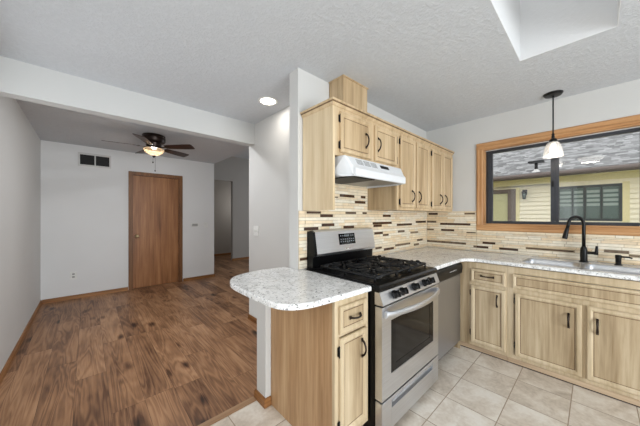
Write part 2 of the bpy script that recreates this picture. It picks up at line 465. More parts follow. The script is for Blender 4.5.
S('wall_living_back', [(-.51, .535, 5.58, 5.70, 0, 2.44), (1.400, 2.02, 5.58, 5.70, 0, 2.44), (.535, 1.400, 5.58, 5.70, 2.105, 2.44), (.53, 1.41, 5.70, 5.74, 0, 2.2)], PAINT_FAR_LIT)
S('wall_header', [(-.51, 1.52, 2.84, 2.95, 2.19, CZ)], BEAM)
S('wall_side', [(1.52, 1.66, 1.64, 2.99, 0, CZ)], PAINT)
S('wall_stove', [(1.18, KX+.15, KY, 1.64, 0, CZ)], PAINT)
S('wall_pony', [(.90, 1.18, KY, 1.65, 0, .868), (.90, .99, 1.65, 1.77, .575, .868)], PAINT)
WY0, WY1, WZ0, WZ1 = -.33, .868, 1.212, 2.072     # window opening
S('wall_window', [(KX, KX+.15, -3.2, WY0, 0, 2.6), (KX, KX+.15, WY1, 1.64, 0, 2.6), (KX, KX+.15, WY0, WY1, 0, WZ0), (KX, KX+.15, WY0, WY1, WZ1, 2.6)], PAINT)
S('wall_rear', [(-.51, -.35, -3.2, -3.05, 0, CZ), (1.75, KX, -3.2, -3.05, 0, CZ), (-.35, 1.75, -3.2, -3.05, 2.1, CZ)], PAINT)
SX0, SX1, SY0, SY1 = 1.38, 2.325, -.09, .37
S('ceiling_kitchen', [(-.63, SX0-.003, -3.2, 2.95, CZ, 2.6), (SX1+.003, KX+.15, -3.2, 2.95, CZ, 2.6), (SX0-.003, SX1+.003, -3.2, SY0-.003, CZ, 2.6), (SX0-.003, SX1+.003, SY1+.003, 2.95, CZ, 2.6)], CEIL)
S('ceiling_skylight_shaft', [(SX0-.003, SX0, SY0-.003, SY1+.003, 2.44, 3.9), (SX1, SX1+.003, SY0-.003, SY1+.003, 2.44, 3.9), (SX0, SX1, SY0-.003, SY0, 2.44, 3.9), (SX0, SX1, SY1, SY1+.003, 2.44, 3.9)], SHAFT)
S('window_skylight', [(SX0-.003, SX1+.003, SY0-.003, SY1+.003, 3.9, 3.91)], PANE)
S('ceiling_living', [(-.63, 2.02, 2.95, 5.70, CZ, 3.06)], CEIL)
S('ceiling_fill_trim_added', [(.66, .84, 3.21, 3.39, CZ-.012, CZ, .003)], WHITEP)  # unseen trim, added around the hidden ceiling fill
# hall and entry beyond
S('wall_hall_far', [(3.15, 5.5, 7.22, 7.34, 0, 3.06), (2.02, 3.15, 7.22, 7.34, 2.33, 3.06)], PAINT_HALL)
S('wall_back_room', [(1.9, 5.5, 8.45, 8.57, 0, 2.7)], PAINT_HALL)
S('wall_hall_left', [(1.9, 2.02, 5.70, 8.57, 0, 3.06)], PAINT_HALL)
S('wall_hall_near', [(1.66, 5.5, 2.87, 2.99, 0, 3.06)], PAINT)
S('wall_hall_right', [(5.4, 5.5, 2.99, 8.57, 0, 3.06)], PAINT)
S('ceiling_hall', [(2.02, 5.5, 2.87, 7.34, 3.06, 3.2)], CEIL)
S('ceiling_back_room', [(1.9, 5.5, 7.34, 8.57, 2.7, 2.8)], CEIL)
S('wall_header_step', [(1.66, 2.02, 2.87, 2.95, CZ, 3.06)], PAINT)

# baseboards
def baseb(name, runs, mat):
    bm = BM()
    for (x0, x1, y0, y1, nx, ny) in runs:
        # a stepped profile: 60 mm board with eased top
        t, h = .013, .06
        if ny:  # runs along X, face towards ny*Y
            f = y0
            prof = [(f, 0), (f+ny*t*1.15, 0), (f+ny*t*1.15, .02), (f+ny*t, .024), (f+ny*t, h-.014), (f+ny*t*.5, h), (f, h)]
            prism(bm, prof, 'X', x0, x1)
        else:
            f = x0
            prof = [(f, 0), (f+nx*t*1.15, 0), (f+nx*t*1.15, .02), (f+nx*t, .024), (f+nx*t, h-.014), (f+nx*t*.5, h), (f, h)]
            prism(bm, prof, 'Y', y0, y1)
    return obj(name, bm, mat, kind='structure')
baseb('baseboard_left', [(-.51, -.51, 1.65, 5.58, 1, 0)], BASE_Y)
baseb('baseboard_back', [(-.495, .53, 5.58, 5.58, 0, -1), (1.41, 2.035, 5.58, 5.58, 0, -1)], BASE_X)
baseb('baseboard_corner', [(2.02, 2.02, 5.58, 7.2, 1, 0)], BASE_Y)
baseb('baseboard_hall', [(3.13, 5.4, 7.22, 7.22, 0, -1)], BASE_X)
baseb('baseboard_back_room', [(2.02, 5.4, 8.45, 8.45, 0, -1)], BASE_X)
baseb('baseboard_side', [(1.52, 1.52, 1.64, 2.99, -1, 0)], BASE_Y)
baseb('baseboard_pony', [(.90, .90, KY-.0, 1.665, -1, 0), (.885, 1.18, 1.65, 1.65, 0, 1)], BASE_Y)
bm = BM(); box(bm, .884, .939, KY-.014, KY, 0, .062, .002); obj('baseboard_pony_end', bm, BASE_X, kind='structure')

# brown door in the back wall
bm = BM(); box(bm, .535, .594, 5.562, 5.60, 0, 2.105, .003); box(bm, 1.341, 1.40, 5.562, 5.60, 0, 2.105, .003)
box(bm, .594, 1.341, 5.562, 5.60, 2.045, 2.105, .003)
box(bm, .594, .602, 5.60, 5.69, 0, 2.045); box(bm, 1.333, 1.341, 5.60, 5.69, 0, 2.045); box(bm, .602, 1.333, 5.60, 5.69, 2.037, 2.045)
obj('trim_door_casing', bm, DOORT, kind='structure')
bm = BM(); box(bm, .603, 1.332, 5.605, 5.64, .008, 2.036, .002)
dr = obj('door_1', bm, DOORW, kind='structure')
bm = BM(); M_ = Matrix.Translation((.66, 5.605, .945)) @ Matrix.Rotation(PI/2, 4, 'X')
lathe(bm, 0, 0, [(.001, 0), (.032, 0), (.032, .006), (.012, .010), (.010, .032), (.022, .040), (.028, .052), (.024, .064), (.010, .070), (0, .071)], 20, M=M_)
obj('door_knob', bm, BRASS, dr)

# unseen patio door (behind the camera) and hall window frames, added around the fill lights
bm = BM()
for b in [(-.35, -.29, -3.15, -3.08, 0, 2.1), (1.69, 1.75, -3.15, -3.08, 0, 2.1), (-.29, 1.69, -3.15, -3.08, 2.04, 2.1), (-.29, 1.69, -3.15, -3.08, 0, .05), (.67, .73, -3.15, -3.08, .05, 2.04)]: box(bm, *b)
obj('door_patio_added', bm, VINYL, kind='structure')
bm = BM()
for b in [(5.36, 5.4, 3.75, 3.81, .8, 2.4), (5.36, 5.4, 5.99, 6.05, .8, 2.4), (5.36, 5.4, 3.81, 5.99, 2.34, 2.4), (5.36, 5.4, 3.81, 5.99, .8, .86)]: box(bm, *b)
obj('window_hall_added', bm, WHITEP, kind='structure')

# ------------------------------------------------------------ kitchen window
bm = BM()
CW = .068
def casing_h(z0, z1):   # horizontal runs along Y with a moulded face
    f = KX
    prism(bm, [(f, z0), (f-.012, z0+.002), (f-.019, z0+.010), (f-.019, z0+.024), (f-.014, z0+.030), (f-.016, z1-.012), (f-.010, z1-.002), (f, z1)], 'Y', WY0-CW, WY1+CW)
casing_h(WZ1, WZ1+CW+.008)
prism(bm, [(KX, WZ0), (KX-.010, WZ0-.002), (KX-.016, WZ0-.012), (KX-.014, WZ0-CW+.03), (KX-.019, WZ0-CW+.024), (KX-.019, WZ0-CW+.01), (KX-.012, WZ0-CW), (KX, WZ0-CW)], 'Y', WY0-CW, WY1+CW)
# jamb boards lining the opening
box(bm, KX-.012, KX+.06, WY0, WY1, WZ1-.012, WZ1); box(bm, KX-.012, KX+.06, WY0, WY1, WZ0, WZ0+.012)
obj('trim_window_head_and_sill', bm, OAK, kind='structure')
bm = BM()
for s, y in ((1, WY1), (-1, WY0)):
    prism(bm, [(KX, y), (KX-.010, y+s*.002), (KX-.0165, y+s*.012), (KX-.0145, y+s*(CW-.03)), (KX-.0195, y+s*(CW-.024)), (KX-.0195, y+s*(CW-.01)), (KX-.012, y+s*CW), (KX, y+s*CW)], 'Z', WZ0-.002, WZ1+.002)
    a, b_ = sorted((y, y-s*.012)); box(bm, KX-.011, KX+.06, a, b_, WZ0+.012, WZ1-.012)
obj('trim_window_sides', bm, OAKZ, kind='structure')
y0, y1, z0, z1 = WY0+.012, WY1-.012, WZ0+.012, WZ1-.012
bm = BM(); X0, X1 = KX+.055, KX+.10
box(bm, X0, X1, y1-.062, y1, z0, z1, .004); box(bm, X0, X1, y0, y0+.062, z0, z1, .004)
box(bm, X0, X1, y0+.062, y1-.062, z1-.035, z1, .004); box(bm, X0, X1, y0+.062, y1-.062, z0, z0+.03, .004)
box(bm, X0-.006, X1, .268, .300, z0+.028, z1-.033, .004); box(bm, X0+.004, X1, .240, .270, z0+.028, z1-.033, .004)
box(bm, X0-.010, X0, y1-.030, y1-.018, z0, z1, .002)
win = obj('window_1', bm, VINYL, kind='structure')
bm = BM(); box(bm, X0-.016, X0-.001, y0, y1, z1-.007, z1-.0005); obj('window_track', bm, CAULK, win)
bm = BM(); box(bm, X0+.018, X0+.022, .299, y1-.058, z0+.025, z1-.03); obj('window_pane', bm, PANE, win)
bm = BM(); box(bm, X0+.026, X0+.030, y0+.058, .242, z0+.025, z1-.03); obj('window_pane', bm, PANE, win)
bm = BM(); box(bm, X0-.014, X0-.004, .276, .292, 1.60, 1.66, .003); obj('window_latch', bm, DARKF, win)

# ------------------------------------------------------------ backsplash (mosaic of stone and glass strips)
TC = [plain('cream_stone_strip', (234, 219, 192), .35), plain('ivory_stone_strip', (238, 228, 208), .3), plain('honey_travertine_strip', (230, 208, 172), .4),
      plain('tan_travertine_strip', (226, 206, 176), .4), plain('white_glass_strip', (236, 227, 208), .2), plain('peach_stone_strip', (234, 213, 180), .35),
      plain('brown_glass_strip', (72, 50, 38), .12, var=.15), plain('taupe_glass_strip', (112, 96, 80), .15, var=.15), plain('sand_grout', (176, 158, 130), .8)]
S_ACC = [(1.259, 1.41, 1.345, 0.017), (1.403, 1.55, 1.322, 0.02), (1.418, 1.568, 1.241, 0.024), (1.233, 1.383, 1.21, 0.026), (1.686, 1.832, 1.209, 0.027), (1.714, 1.862, 1.346, 0.017), (1.192, 1.271, 0.98, 0.019), (1.958, 2.026, 1.344, 0.017), (2.305, 2.456, 1.325, 0.022), (2.123, 2.478, 1.242, 0.029), (2.137, 2.285, 1.214, 0.027), (2.585, 2.932, 1.21, 0.026), (3.029, 3.312, 1.246, 0.025), (2.151, 2.305, 1.128, 0.025), (2.305, 2.416, 1.106, 0.018), (2.606, 2.756, 1.132, 0.025), (2.897, 3.098, 1.108, 0.015), (2.553, 2.89, 0.976, 0.018), (2.324, 2.521, 0.953, 0.028), (2.171, 2.286, 0.98, 0.015), (2.983, 3.114, 0.954, 0.028), (3.069, 3.22, 1.004, 0.021), (1.567, 1.612, 1.47, 0.011), (1.638, 1.837, 1.495, 0.027), (1.933, 2.005, 1.497, 0.026), (1.843, 2.005, 1.451, 0.024)]
W_ACC = [(0.951, 1.064, 1.348, 0.014), (1.0, 1.35, 1.206, 0.022), (1.181, 1.338, 1.131, 0.025), (0.948, 1.042, 1.108, 0.014), (1.047, 1.392, 0.979, 0.02), (0.818, 0.968, 0.952, 0.028), (0.751, 0.875, 1.0, 0.022), (0.549, 0.716, 0.957, 0.027), (0.133, 0.486, 0.985, 0.013), (-0.193, -0.054, 1.008, 0.025), (-0.25, -0.193, 0.988, 0.013), (1.40, 1.52, 1.244, .024), (1.38, 1.50, 1.330, .02), (1.39, 1.52, .979, .024), (1.43, 1.52, 1.12, .014)]
def backsplash(name, u0, u1, z0, z1, acc, facing, label, pitch=.0257, regions=None):
    bm = BM(); rnd = random.Random(hash(name) % 1000 if False else len(name))
    g = .0016
    def put(a, b, za, zb, d, mi):
        if facing == '-Y': box(bm, a+g, b-g, KY-.002-d, KY-.002, za+g, zb-g, 0, mi)
        else: box(bm, KX-.002-d, KX-.002, a+g, b-g, za+g, zb-g, 0, mi)
    # grout bed
    for (a, b, c, d) in regions:
        if facing == '-Y': box(bm, a, b, KY-.004, KY, c, d, 0, 8)
        else: box(bm, KX-.004, KX, a, b, c, d, 0, 8)
    k0 = .9525-pitch/2
    row = int(math.floor((z0-k0)/pitch))
    while k0+row*pitch < z1:
        za, zb = k0+row*pitch, k0+(row+1)*pitch; zc = (za+zb)/2; row += 1
        mine = [q for q in acc if abs(q[2]-zc) < pitch/2]
        split = rnd.random() < .08
        subs = [(za, zb)] if not split else [(za, zc), (zc, zb)]
        for si, (a_, b_) in enumerate(subs):
            x = u0 - rnd.random()*.15
            base = rnd.choice([0, 1, 2, 3, 0, 1, 5])
            while x < u1:
                L = rnd.choice([.15, .15, .10, .20, .30, .075]); e = x+L
                mi = base if rnd.random() < .35 else rnd.choices([0, 1, 2, 3, 4, 5, 7], [6, 7, 2.5, 2, 4, 4, .12])[0]
                segs = [(x, e)]
                for q in mine:
                    if split and q[3] < .02 and si == 0: continue
                    ns = []
                    for s0, s1 in segs:
                        if q[1] <= s0 or q[0] >= s1: ns.append((s0, s1)); continue
                        if q[0] > s0+.004: ns.append((s0, q[0]))
                        if q[1] < s1-.004: ns.append((q[1], s1))
                    segs = ns
                for s0, s1 in segs:
                    for (ra, rb, rc, rd) in regions:
                        c0, c1 = max(s0, ra), min(s1, rb); d0, d1 = max(a_, rc), min(b_, rd)
                        if c1-c0 > .006 and d1-d0 > .005: put(c0, c1, d0, d1, .006+rnd.random()*.0015, mi)
                x = e
        for q in mine:
            hh = min(q[3], pitch)
            a_, b_ = (za, zb) if q[3] > .019 or not split else (zc, zb)
            if q[3] <= .019 and not split: a_, b_ = zc-hh/2, zc+hh/2
            for (ra, rb, rc, rd) in regions:
                c0, c1 = max(q[0], ra), min(q[1], rb); d0, d1 = max(a_, rc), min(b_, rd)
                if c1-c0 > .006 and d1-d0 > .004: put(c0, c1, d0, d1, .0078, 6 if rnd.random() < .75 else 7)
    return obj(name, bm, TC, kind='structure')
backsplash('wall_tiles_stove', 1.184, KX-.008, .902, 1.70, S_ACC, '-Y', 'mosaic strip tile backsplash in cream and brown behind the stove', regions=[(1.184, 1.243, .902, 1.350), (1.243, 2.045, .902, 1.70), (2.045, KX-.008, .902, 1.368)])
backsplash('wall_tiles_window', -.42, KY-.009, .902, 1.37, W_ACC, '-X', 'mosaic strip tile backsplash in cream and brown under the window, behind the faucet', regions=[(WY1+CW, KY-.009, .902, 1.368), (-.42, WY1+CW, .902, WZ0-CW)])

# ------------------------------------------------------------ countertops
def slab(name, outline, z0, z1, holes, label, ease=.006):
    bm = BM()
    def ring(pts, z): return [bm.verts.new((x, y, z)) for x, y in pts]
    loops = [outline]+holes
    tops = []
    for li, pts in enumerate(loops):
        n = len(pts)
        # inset ring for eased edge
        ins = []
        area = sum(pts[i][0]*pts[(i+1) % n][1]-pts[(i+1) % n][0]*pts[i][1] for i in range(n))
        sg = 1 if area > 0 else -1
        if li: sg = -sg
        for i in range(n):
            p0, p1, p2 = Vector(pts[i-1]), Vector(pts[i]), Vector(pts[(i+1) % n])
            d1 = (p1-p0).normalized(); d2 = (p2-p1).normalized(); nn = Vector((-d1.y, d1.x))+Vector((-d2.y, d2.x))
            nn = nn.normalized()/max(.5, math.cos(d1.angle(d2, 0)/2)) if nn.length > 1e-6 else Vector((0, 0))
            ins.append(p1+nn*sg*ease)
        r0 = ring(pts, z0+ease*.6) ; rb = ring(ins, z0); r1 = ring(pts, z1-ease); r2 = ring(ins, z1)
        for A, B in ((rb, r0), (r0, r1), (r1, r2)):
            for i in range(n):
                f = bm.faces.new([A[i], A[(i+1) % n], B[(i+1) % n], B[i]]); f.smooth = False
        tops.append((rb, r2))
    from mathutils.geometry import tessellate_polygon
    for idx in (0, 1):
        flat = [v for t in tops for v in t[idx]]
        for tri in tessellate_polygon([[v.co.copy() for v in t[idx]] for t in tops]):
            try: bm.faces.new([flat[k] for k in tri])
            except ValueError: pass
    o = obj(name, bm, GRAN); o['label'] = label; o['category'] = 'countertop'; return o
def smooth_loop(pts, it=2):
    for _ in range(it):
        q = []
        for i in range(len(pts)):
            a, b = Vector(pts[i]), Vector(pts[(i+1) % len(pts)])
            q += [tuple(a*.75+b*.25), tuple(a*.25+b*.75)]
        pts = q
    return pts
def arc_open(pts, it=2):
    for _ in range(it):
        q = [pts[0]]
        for a, b in zip(pts, pts[1:]):
            a, b = Vector(a), Vector(b); q += [tuple(a*.75+b*.25), tuple(a*.25+b*.75)]
        q.append(pts[-1]); pts = q
    return pts
CT = .90
curve = arc_open([(1.18, 1.70), (.90, 1.735), (.715, 1.665), (.640, 1.52), (.634, 1.34), (.638, 1.15), (.650, .985), (.745, .912), (.95, .893), (1.222, .884)], 2)
slab('peninsula_countertop', curve+[(1.228, .890), (1.228, KY-.012), (1.178, KY-.012)], CT-.030, CT, [], 'speckled white granite peninsula countertop with a rounded end beside the stove')
def rrect(x0, x1, y0, y1, r, n=5):
    p = []
    for cx, cy, a in ((x1-r, y0+r, -PI/2), (x1-r, y1-r, 0), (x0+r, y1-r, PI/2), (x0+r, y0+r, PI)):
        for k in range(n+1): p.append((cx+r*math.cos(a+k*PI/2/n), cy+r*math.sin(a+k*PI/2/n)))
    return p
SKX0, SKX1, SKY0, SKY1 = 2.835, 3.175, -.30, .445
slab('corner_countertop', [(2.012, .868), (2.63, .868), (2.70, .845), (2.742, .775), (2.742, -.42), (KX-.010, -.42), (KX-.010, KY-.010), (2.012, KY-.010)], CT-.031, CT,
     [rrect(SKX0, SKX1, SKY0, SKY1, .05)], 'speckled white granite corner countertop with the sink, under the window')

# sink: steel double bowl
sk = thing('kitchen_sink', 'stainless steel double bowl sink set in the granite under the window', 'sink', ((SKX0+SKX1)/2, (SKY0+SKY1)/2, CT-.22))
def bowl(x0, x1, y0, y1, ztop, depth):
    bm = BM(); prev = None
    for ins, z in ((-.014, CT+.0005), (-.011, CT+.0025), (-.003, CT+.0022), (.002, CT-.004), (.005, ztop-.01), (.010, ztop-depth+.04), (.030, ztop-depth+.008), (.06, ztop-depth)):
        vs = [bm.verts.new((x, y, z)) for x, y in rrect(x0+ins, x1-ins, y0+ins, y1-ins, max(.02, .055-ins*.3))]
        if prev:
            for i in range(len(vs)):
                f = bm.faces.new([prev[i], prev[(i+1) % len(vs)], vs[(i+1) % len(vs)], vs[i]]); f.smooth = True
        prev = vs
    bm.faces.new(prev)
    return bm
for ya, yb in ((.086, .441), (-.296, .056)):
    bw = obj('bowl', bowl(SKX0+.004, SKX1-.004, ya, yb, CT-.0375, .17), SINKM, sk)
    bm = BM(); yc = (ya+yb)/2; lathe(bm, 3.01, yc, [(0, CT-.2055), (.038, CT-.2055), (.042, CT-.204), (.042, CT-.207)], 20)
    obj('drain', bm, CHROME, bw)

# ------------------------------------------------------------ base cabinets
def cab_mats(low): return ([LOWF, LOW, GLAZE] if low else [CABF, CAB, GLAZE])
def door(parent, name, facing, u0, u1, z0, z1, face, low, border=.036):
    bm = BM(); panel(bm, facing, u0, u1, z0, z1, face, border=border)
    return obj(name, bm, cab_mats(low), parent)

# peninsula cabinet  (faces -Y)
pc = thing('base_cabinet', 'narrow whitewashed maple base cabinet under the rounded peninsula, left of the stove', 'cabinet', (1.08, 1.2, 0), None)
PF = .91
bm = BM(); box(bm, .941, .958, PF+.0205, 1.53-.003, 0, .868, 0); box(bm, .958, 1.222, .98, 1.515, 0, .10, 0); box(bm, .958, 1.222, PF+.0205, 1.525, .10, .868)
obj('body', bm, PENS, pc)
bm = BM()
box(bm, .94, .972, PF, PF+.02, .0, .868, .001); box(bm, 1.188, 1.223, PF, PF+.02, .10, .868, .001)
box(bm, .972, 1.188, PF, PF+.02, .832, .868); box(bm, .972, 1.188, PF, PF+.02, .10, .16); box(bm, .972, 1.188, PF, PF+.02, .672, .702)
obj('face_frame', bm, LOWF, pc)
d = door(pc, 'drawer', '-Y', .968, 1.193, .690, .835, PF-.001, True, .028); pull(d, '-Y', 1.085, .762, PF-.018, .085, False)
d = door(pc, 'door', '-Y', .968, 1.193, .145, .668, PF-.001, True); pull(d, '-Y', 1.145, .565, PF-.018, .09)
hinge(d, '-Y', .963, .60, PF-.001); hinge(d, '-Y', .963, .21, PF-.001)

# corner cabinet under the window counter (faces -X)
BF = 2.79
cc = thing('base_cabinet', 'washed maple base cabinet with one drawer and one door, right of the dishwasher', 'cabinet', (3.08, .72, 0))
bm = BM(); box(bm, BF+.0205, KX-.01, .533, KY-.015, 0, .868); box(bm, BF, BF+.02, .843, .945, .0, .857, .001); box(bm, 2.705, 2.722, .905, 1.5, 0, .862)
obj('body', bm, LOW, cc)
bm = BM(); box(bm, BF, BF+.02, .533, .558, 0, .857, .001)
box(bm, BF, BF+.02, .822, .843, 0, .857); box(bm, BF, BF+.02, .558, .822, .80, .857); box(bm, BF, BF+.02, .558, .822, 0, .09); box(bm, BF, BF+.02, .558, .822, .62, .68)
obj('face_frame', bm, LOWF, cc)
d = door(cc, 'drawer', '-X', .548, .828, .668, .797, BF-.001, True, .028); pull(d, '-X', .688, .738, BF-.018, .10, False)
d = door(cc, 'door', '-X', .548, .828, .078, .636, BF-.001, True); pull(d, '-X', .610, .525, BF-.018, .095)
hinge(d, '-X', .834, .56, BF-.001); hinge(d, '-X', .834, .17, BF-.001)
bm = BM(); box(bm, BF-.012, BF, .533, .95, .005, .045, .003); box(bm, BF-.013, BF-.004, .533, .95, 0, .007, 0, 1); obj('toe_board', bm, TOE, cc)

# sink cabinet
sc_ = thing('base_cabinet', 'wide washed maple sink base cabinet with two doors and long false drawer front', 'cabinet', (3.08, .05, 0))
bm = BM(); box(bm, BF+.02, BF+.036, -.40, .53, 0, .66); box(bm, BF+.036, KX-.01, .512, .53, 0, .66); box(bm, BF+.036, KX-.01, -.40, -.382, 0, .66); box(bm, BF+.036, KX-.01, -.382, .512, .04, .06)
obj('body', bm, LOW, sc_)
bm = BM()
box(bm, BF, BF+.02, .490, .531, 0, .857, .001); box(bm, BF, BF+.02, -.40, -.36, 0, .857, .001); box(bm, BF, BF+.02, .035, .078, .09, .62)
box(bm, BF, BF+.02, -.36, .490, .80, .857); box(bm, BF, BF+.02, -.36, .490, .62, .68); box(bm, BF, BF+.02, -.36, .490, 0, .09)
obj('face_frame', bm, LOWF, sc_)
d = door(sc_, 'false_drawer_front', '-X', -.365, .497, .672, .797, BF-.001, True, .028)
d = door(sc_, 'door', '-X', .068, .478, .078, .632, BF-.001, True); pull(d, '-X', .140, .492, BF-.018, .10, r=.006)
hinge(d, '-X', .484, .56, BF-.001); hinge(d, '-X', .484, .17, BF-.001)
d = door(sc_, 'door', '-X', -.352, .044, .078, .632, BF-.001, True); pull(d, '-X', -.012, .492, BF-.018, .10, r=.006)
bm = BM(); box(bm, BF-.012, BF, -.40, .531, .005, .045, .003); box(bm, BF-.013, BF-.004, -.40, .531, 0, .007, 0, 1); obj('toe_board', bm, TOE, sc_)

# ------------------------------------------------------------ wall cabinets
UF, UT = 1.20, 2.075
def wall_cab(label, x0, x1, z0, doors, side_panel=None, right_blank=False):
    t = thing('wall_cabinet', label, 'cabinet', ((x0+x1)/2, (UF+KY)/2, z0))
    bm = BM(); box(bm, x0+.001, x1-.001, UF+.02, KY-.010, z0+.004, UT); obj('body', bm, CAB, t)
    bm = BM()
    xs = sorted([x0]+[v for d_ in doors for v in (d_[0]+.012, d_[1]-.012)]+[x1])
    for i in range(0, len(xs), 2):
        if xs[i+1]-xs[i] > .001: box(bm, xs[i], xs[i+1], UF, UF+.02, z0, UT, .0008)
    for a, b, za, zb, hs in doors:
        box(bm, a+.012, b-.012, UF, UF+.02, zb-.012, UT); box(bm, a+.012, b-.012, UF, UF+.02, z0, za+.012)
    obj('face_frame', bm, CABF, t)
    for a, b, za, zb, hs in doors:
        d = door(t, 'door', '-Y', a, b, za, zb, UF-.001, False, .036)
        hx, hz = (b-.072, za) if hs == 'R' else (a+.035, za)
        hz = (za+zb)/2-.01 if zb-za < .4 else za+.11
        pull(d, '-Y', hx, hz, UF-.018, .10)
        gx = a-.005 if hs == 'R' else b+.005
        hinge(d, '-Y', gx, zb-.05, UF-.001); hinge(d, '-Y', gx, za+.05, UF-.001)
    return t
wc = wall_cab('short pickled maple wall cabinet with two doors mounted above the white range hood', 1.244, 2.035, 1.728, [(1.285, 1.638, 1.752, 2.035, 'R'), (1.690, 2.018, 1.752, 2.035, 'L')])
bm = BM(); box(bm, 1.222, 1.243, UF, KY-.004, 1.352, UT, .001); obj('side_panel', bm, SIDEP, wc)
wall_cab('tall pickled maple wall cabinet with double doors, right of the range hood', 2.036, 2.705, 1.365, [(2.078, 2.358, 1.388, 2.035, 'R'), (2.385, 2.665, 1.388, 2.035, 'L')])
wall_cab('tall pickled maple wall cabinet at the far right corner by the window wall', 2.706, KX-.012, 1.365, [(2.735, 3.005, 1.388, 2.035, 'R'), (3.030, 3.300, 1.388, 2.035, 'L')])
# crown moulding around the top
bm = BM()
prof = [(0, UT-.012), (-.006, UT-.012), (-.010, UT-.004), (-.018, UT+.004), (-.020, UT+.014), (-.026, UT+.018), (-.026, UT+.026), (0, UT+.026)]
pX = [(UF+a, z) for a, z in prof]
vsA = [bm.verts.new((1.222+a, UF+a, z)) for a, z in prof]; vsB = [bm.verts.new((KX-.012, UF+a, z)) for a, z in prof]; vsC = [bm.verts.new((1.222+a, KY-.006, z)) for a, z in prof]
for P_, Q_ in ((vsA, vsB), (vsC, vsA)):
    for i in range(len(prof)):
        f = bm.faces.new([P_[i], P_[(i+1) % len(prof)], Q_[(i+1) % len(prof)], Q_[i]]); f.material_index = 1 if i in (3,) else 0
bm.faces.new(vsB); bm.faces.new(vsC)
box(bm, 1.222, KX-.012, UF, KY-.006, UT+.001, UT+.014)
o = obj('crown_moulding', bm, [CABF, GLAZE]); o['label'] = 'pickled maple crown moulding running along the top of the wall cabinets'; o['category'] = 'moulding'
bm = BM(); box(bm, 1.51, 1.825, 1.365, KY-.004, UT+.015, CZ-.008, .002); 
o = obj('duct_cover', bm, CAB); o['label'] = 'upright maple duct cover box between wall cabinets and ceiling'; o['category'] = 'duct cover'
bm = BM(); box(bm, 1.500, 1.835, 1.355, KY-.004, CZ-.008, CZ, .002); obj('top_trim', bm, CABF, o)

# ------------------------------------------------------------ range hood
hd = thing('range_hood', 'white under-cabinet range hood with vent slots above the gas range', 'range hood', (1.64, 1.3, 1.56))
hx0, hx1 = 1.262, 2.028
bm = BM(); pr = [(KY-.012, 1.724), (1.150, 1.724), (1.138, 1.715), (1.098, 1.650), (1.086, 1.640), (1.080, 1.630), (1.080, 1.585), (1.085, 1.580), (1.095, 1.580), (1.10, 1.594), (1.26, 1.60), (KY-.012, 1.60)]
prism(bm, pr, 'X', hx0, hx1)
def taper(bm):
    for v in bm.verts:
        k = max(0, min(1, (1.20-v.co.y)/.12)); k = k*k*(3-2*k)*.055
        v.co.x += k if v.co.x < 1.6 else -k
# side skirts
for xa in (hx0, hx1-.008): prism(bm, [(KY-.012, 1.60), (1.20, 1.60), (1.16, 1.598), (1.11, 1.592), (1.095, 1.580), (1.16, 1.580), (1.20, 1.580), (KY-.012, 1.580)], 'X', xa, xa+.008)
taper(bm)
obj('canopy', bm, WHITE, hd)
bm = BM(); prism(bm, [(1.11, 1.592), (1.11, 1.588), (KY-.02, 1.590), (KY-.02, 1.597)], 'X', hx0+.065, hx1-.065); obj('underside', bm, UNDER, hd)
bm = BM(); prism(bm, [(1.13, 1.588), (1.13, 1.581), (KY-.06, 1.581), (KY-.06, 1.592)], 'X', hx0+.07, hx0+.34); obj('filter', bm, BLACKM, hd)
# vent grilles & switch strip on the sloped face
def onslope(s):     # s 0..1 from top to bottom of slope
    return (1.138+(1.098-1.138)*s, 1.715+(1.650-1.715)*s)
def strip(bm, xa, xb, s0, s1, lift=.0015):
    (ya, za), (yb, zb) = onslope(s0), onslope(s1); nrm = Vector((0, -.065, .04)).normalized()
    o_ = nrm*lift
    prism(bm, [(ya, za), (ya+o_.y, za+o_.z), (yb+o_.y, zb+o_.z), (yb, zb)], 'X', xa, xb)
for g in range(3):
    bm = BM()
    for c_ in range(2):
        for r_ in range(4):
            xa = 1.375+g*.085+c_*.037; strip(bm, xa, xa+.034, .15+r_*.16, .24+r_*.16)
    obj('vent_slots', bm, GREYP, hd)
bm = BM(); strip(bm, 1.665, 1.775, .25, .60, .004); obj('switch_panel', bm, BLACK, hd)

# ------------------------------------------------------------ gas range
RX0, RX1 = 1.232, 2.005
rg = thing('gas_range', 'stainless steel freestanding gas range with black cooktop, between peninsula and dishwasher', 'stove', ((RX0+RX1)/2, 1.2, 0))
bm = BM(); box(bm, RX0+.004, RX1-.004, .87, 1.50, .03, .885, .003)
for fx in (RX0+.04, RX1-.08):
    for fy in (.93, 1.42): box(bm, fx, fx+.04, fy, fy+.04, 0, .03)
obj('body', bm, BLACK, rg)
bm = BM(); box(bm, RX0, RX1, .855, 1.50, .886, .908, .006); 
box(bm, RX0+.03, RX1-.03, .90, 1.40, .908, .910, .001)
prism(bm, [(.87, .868), (.842, .868), (.832, .880), (.832, .896), (.842, .907), (.87, .907)], 'X', RX0, RX1)
ck = obj('cooktop', bm, BLACK, rg, smooth='auto')
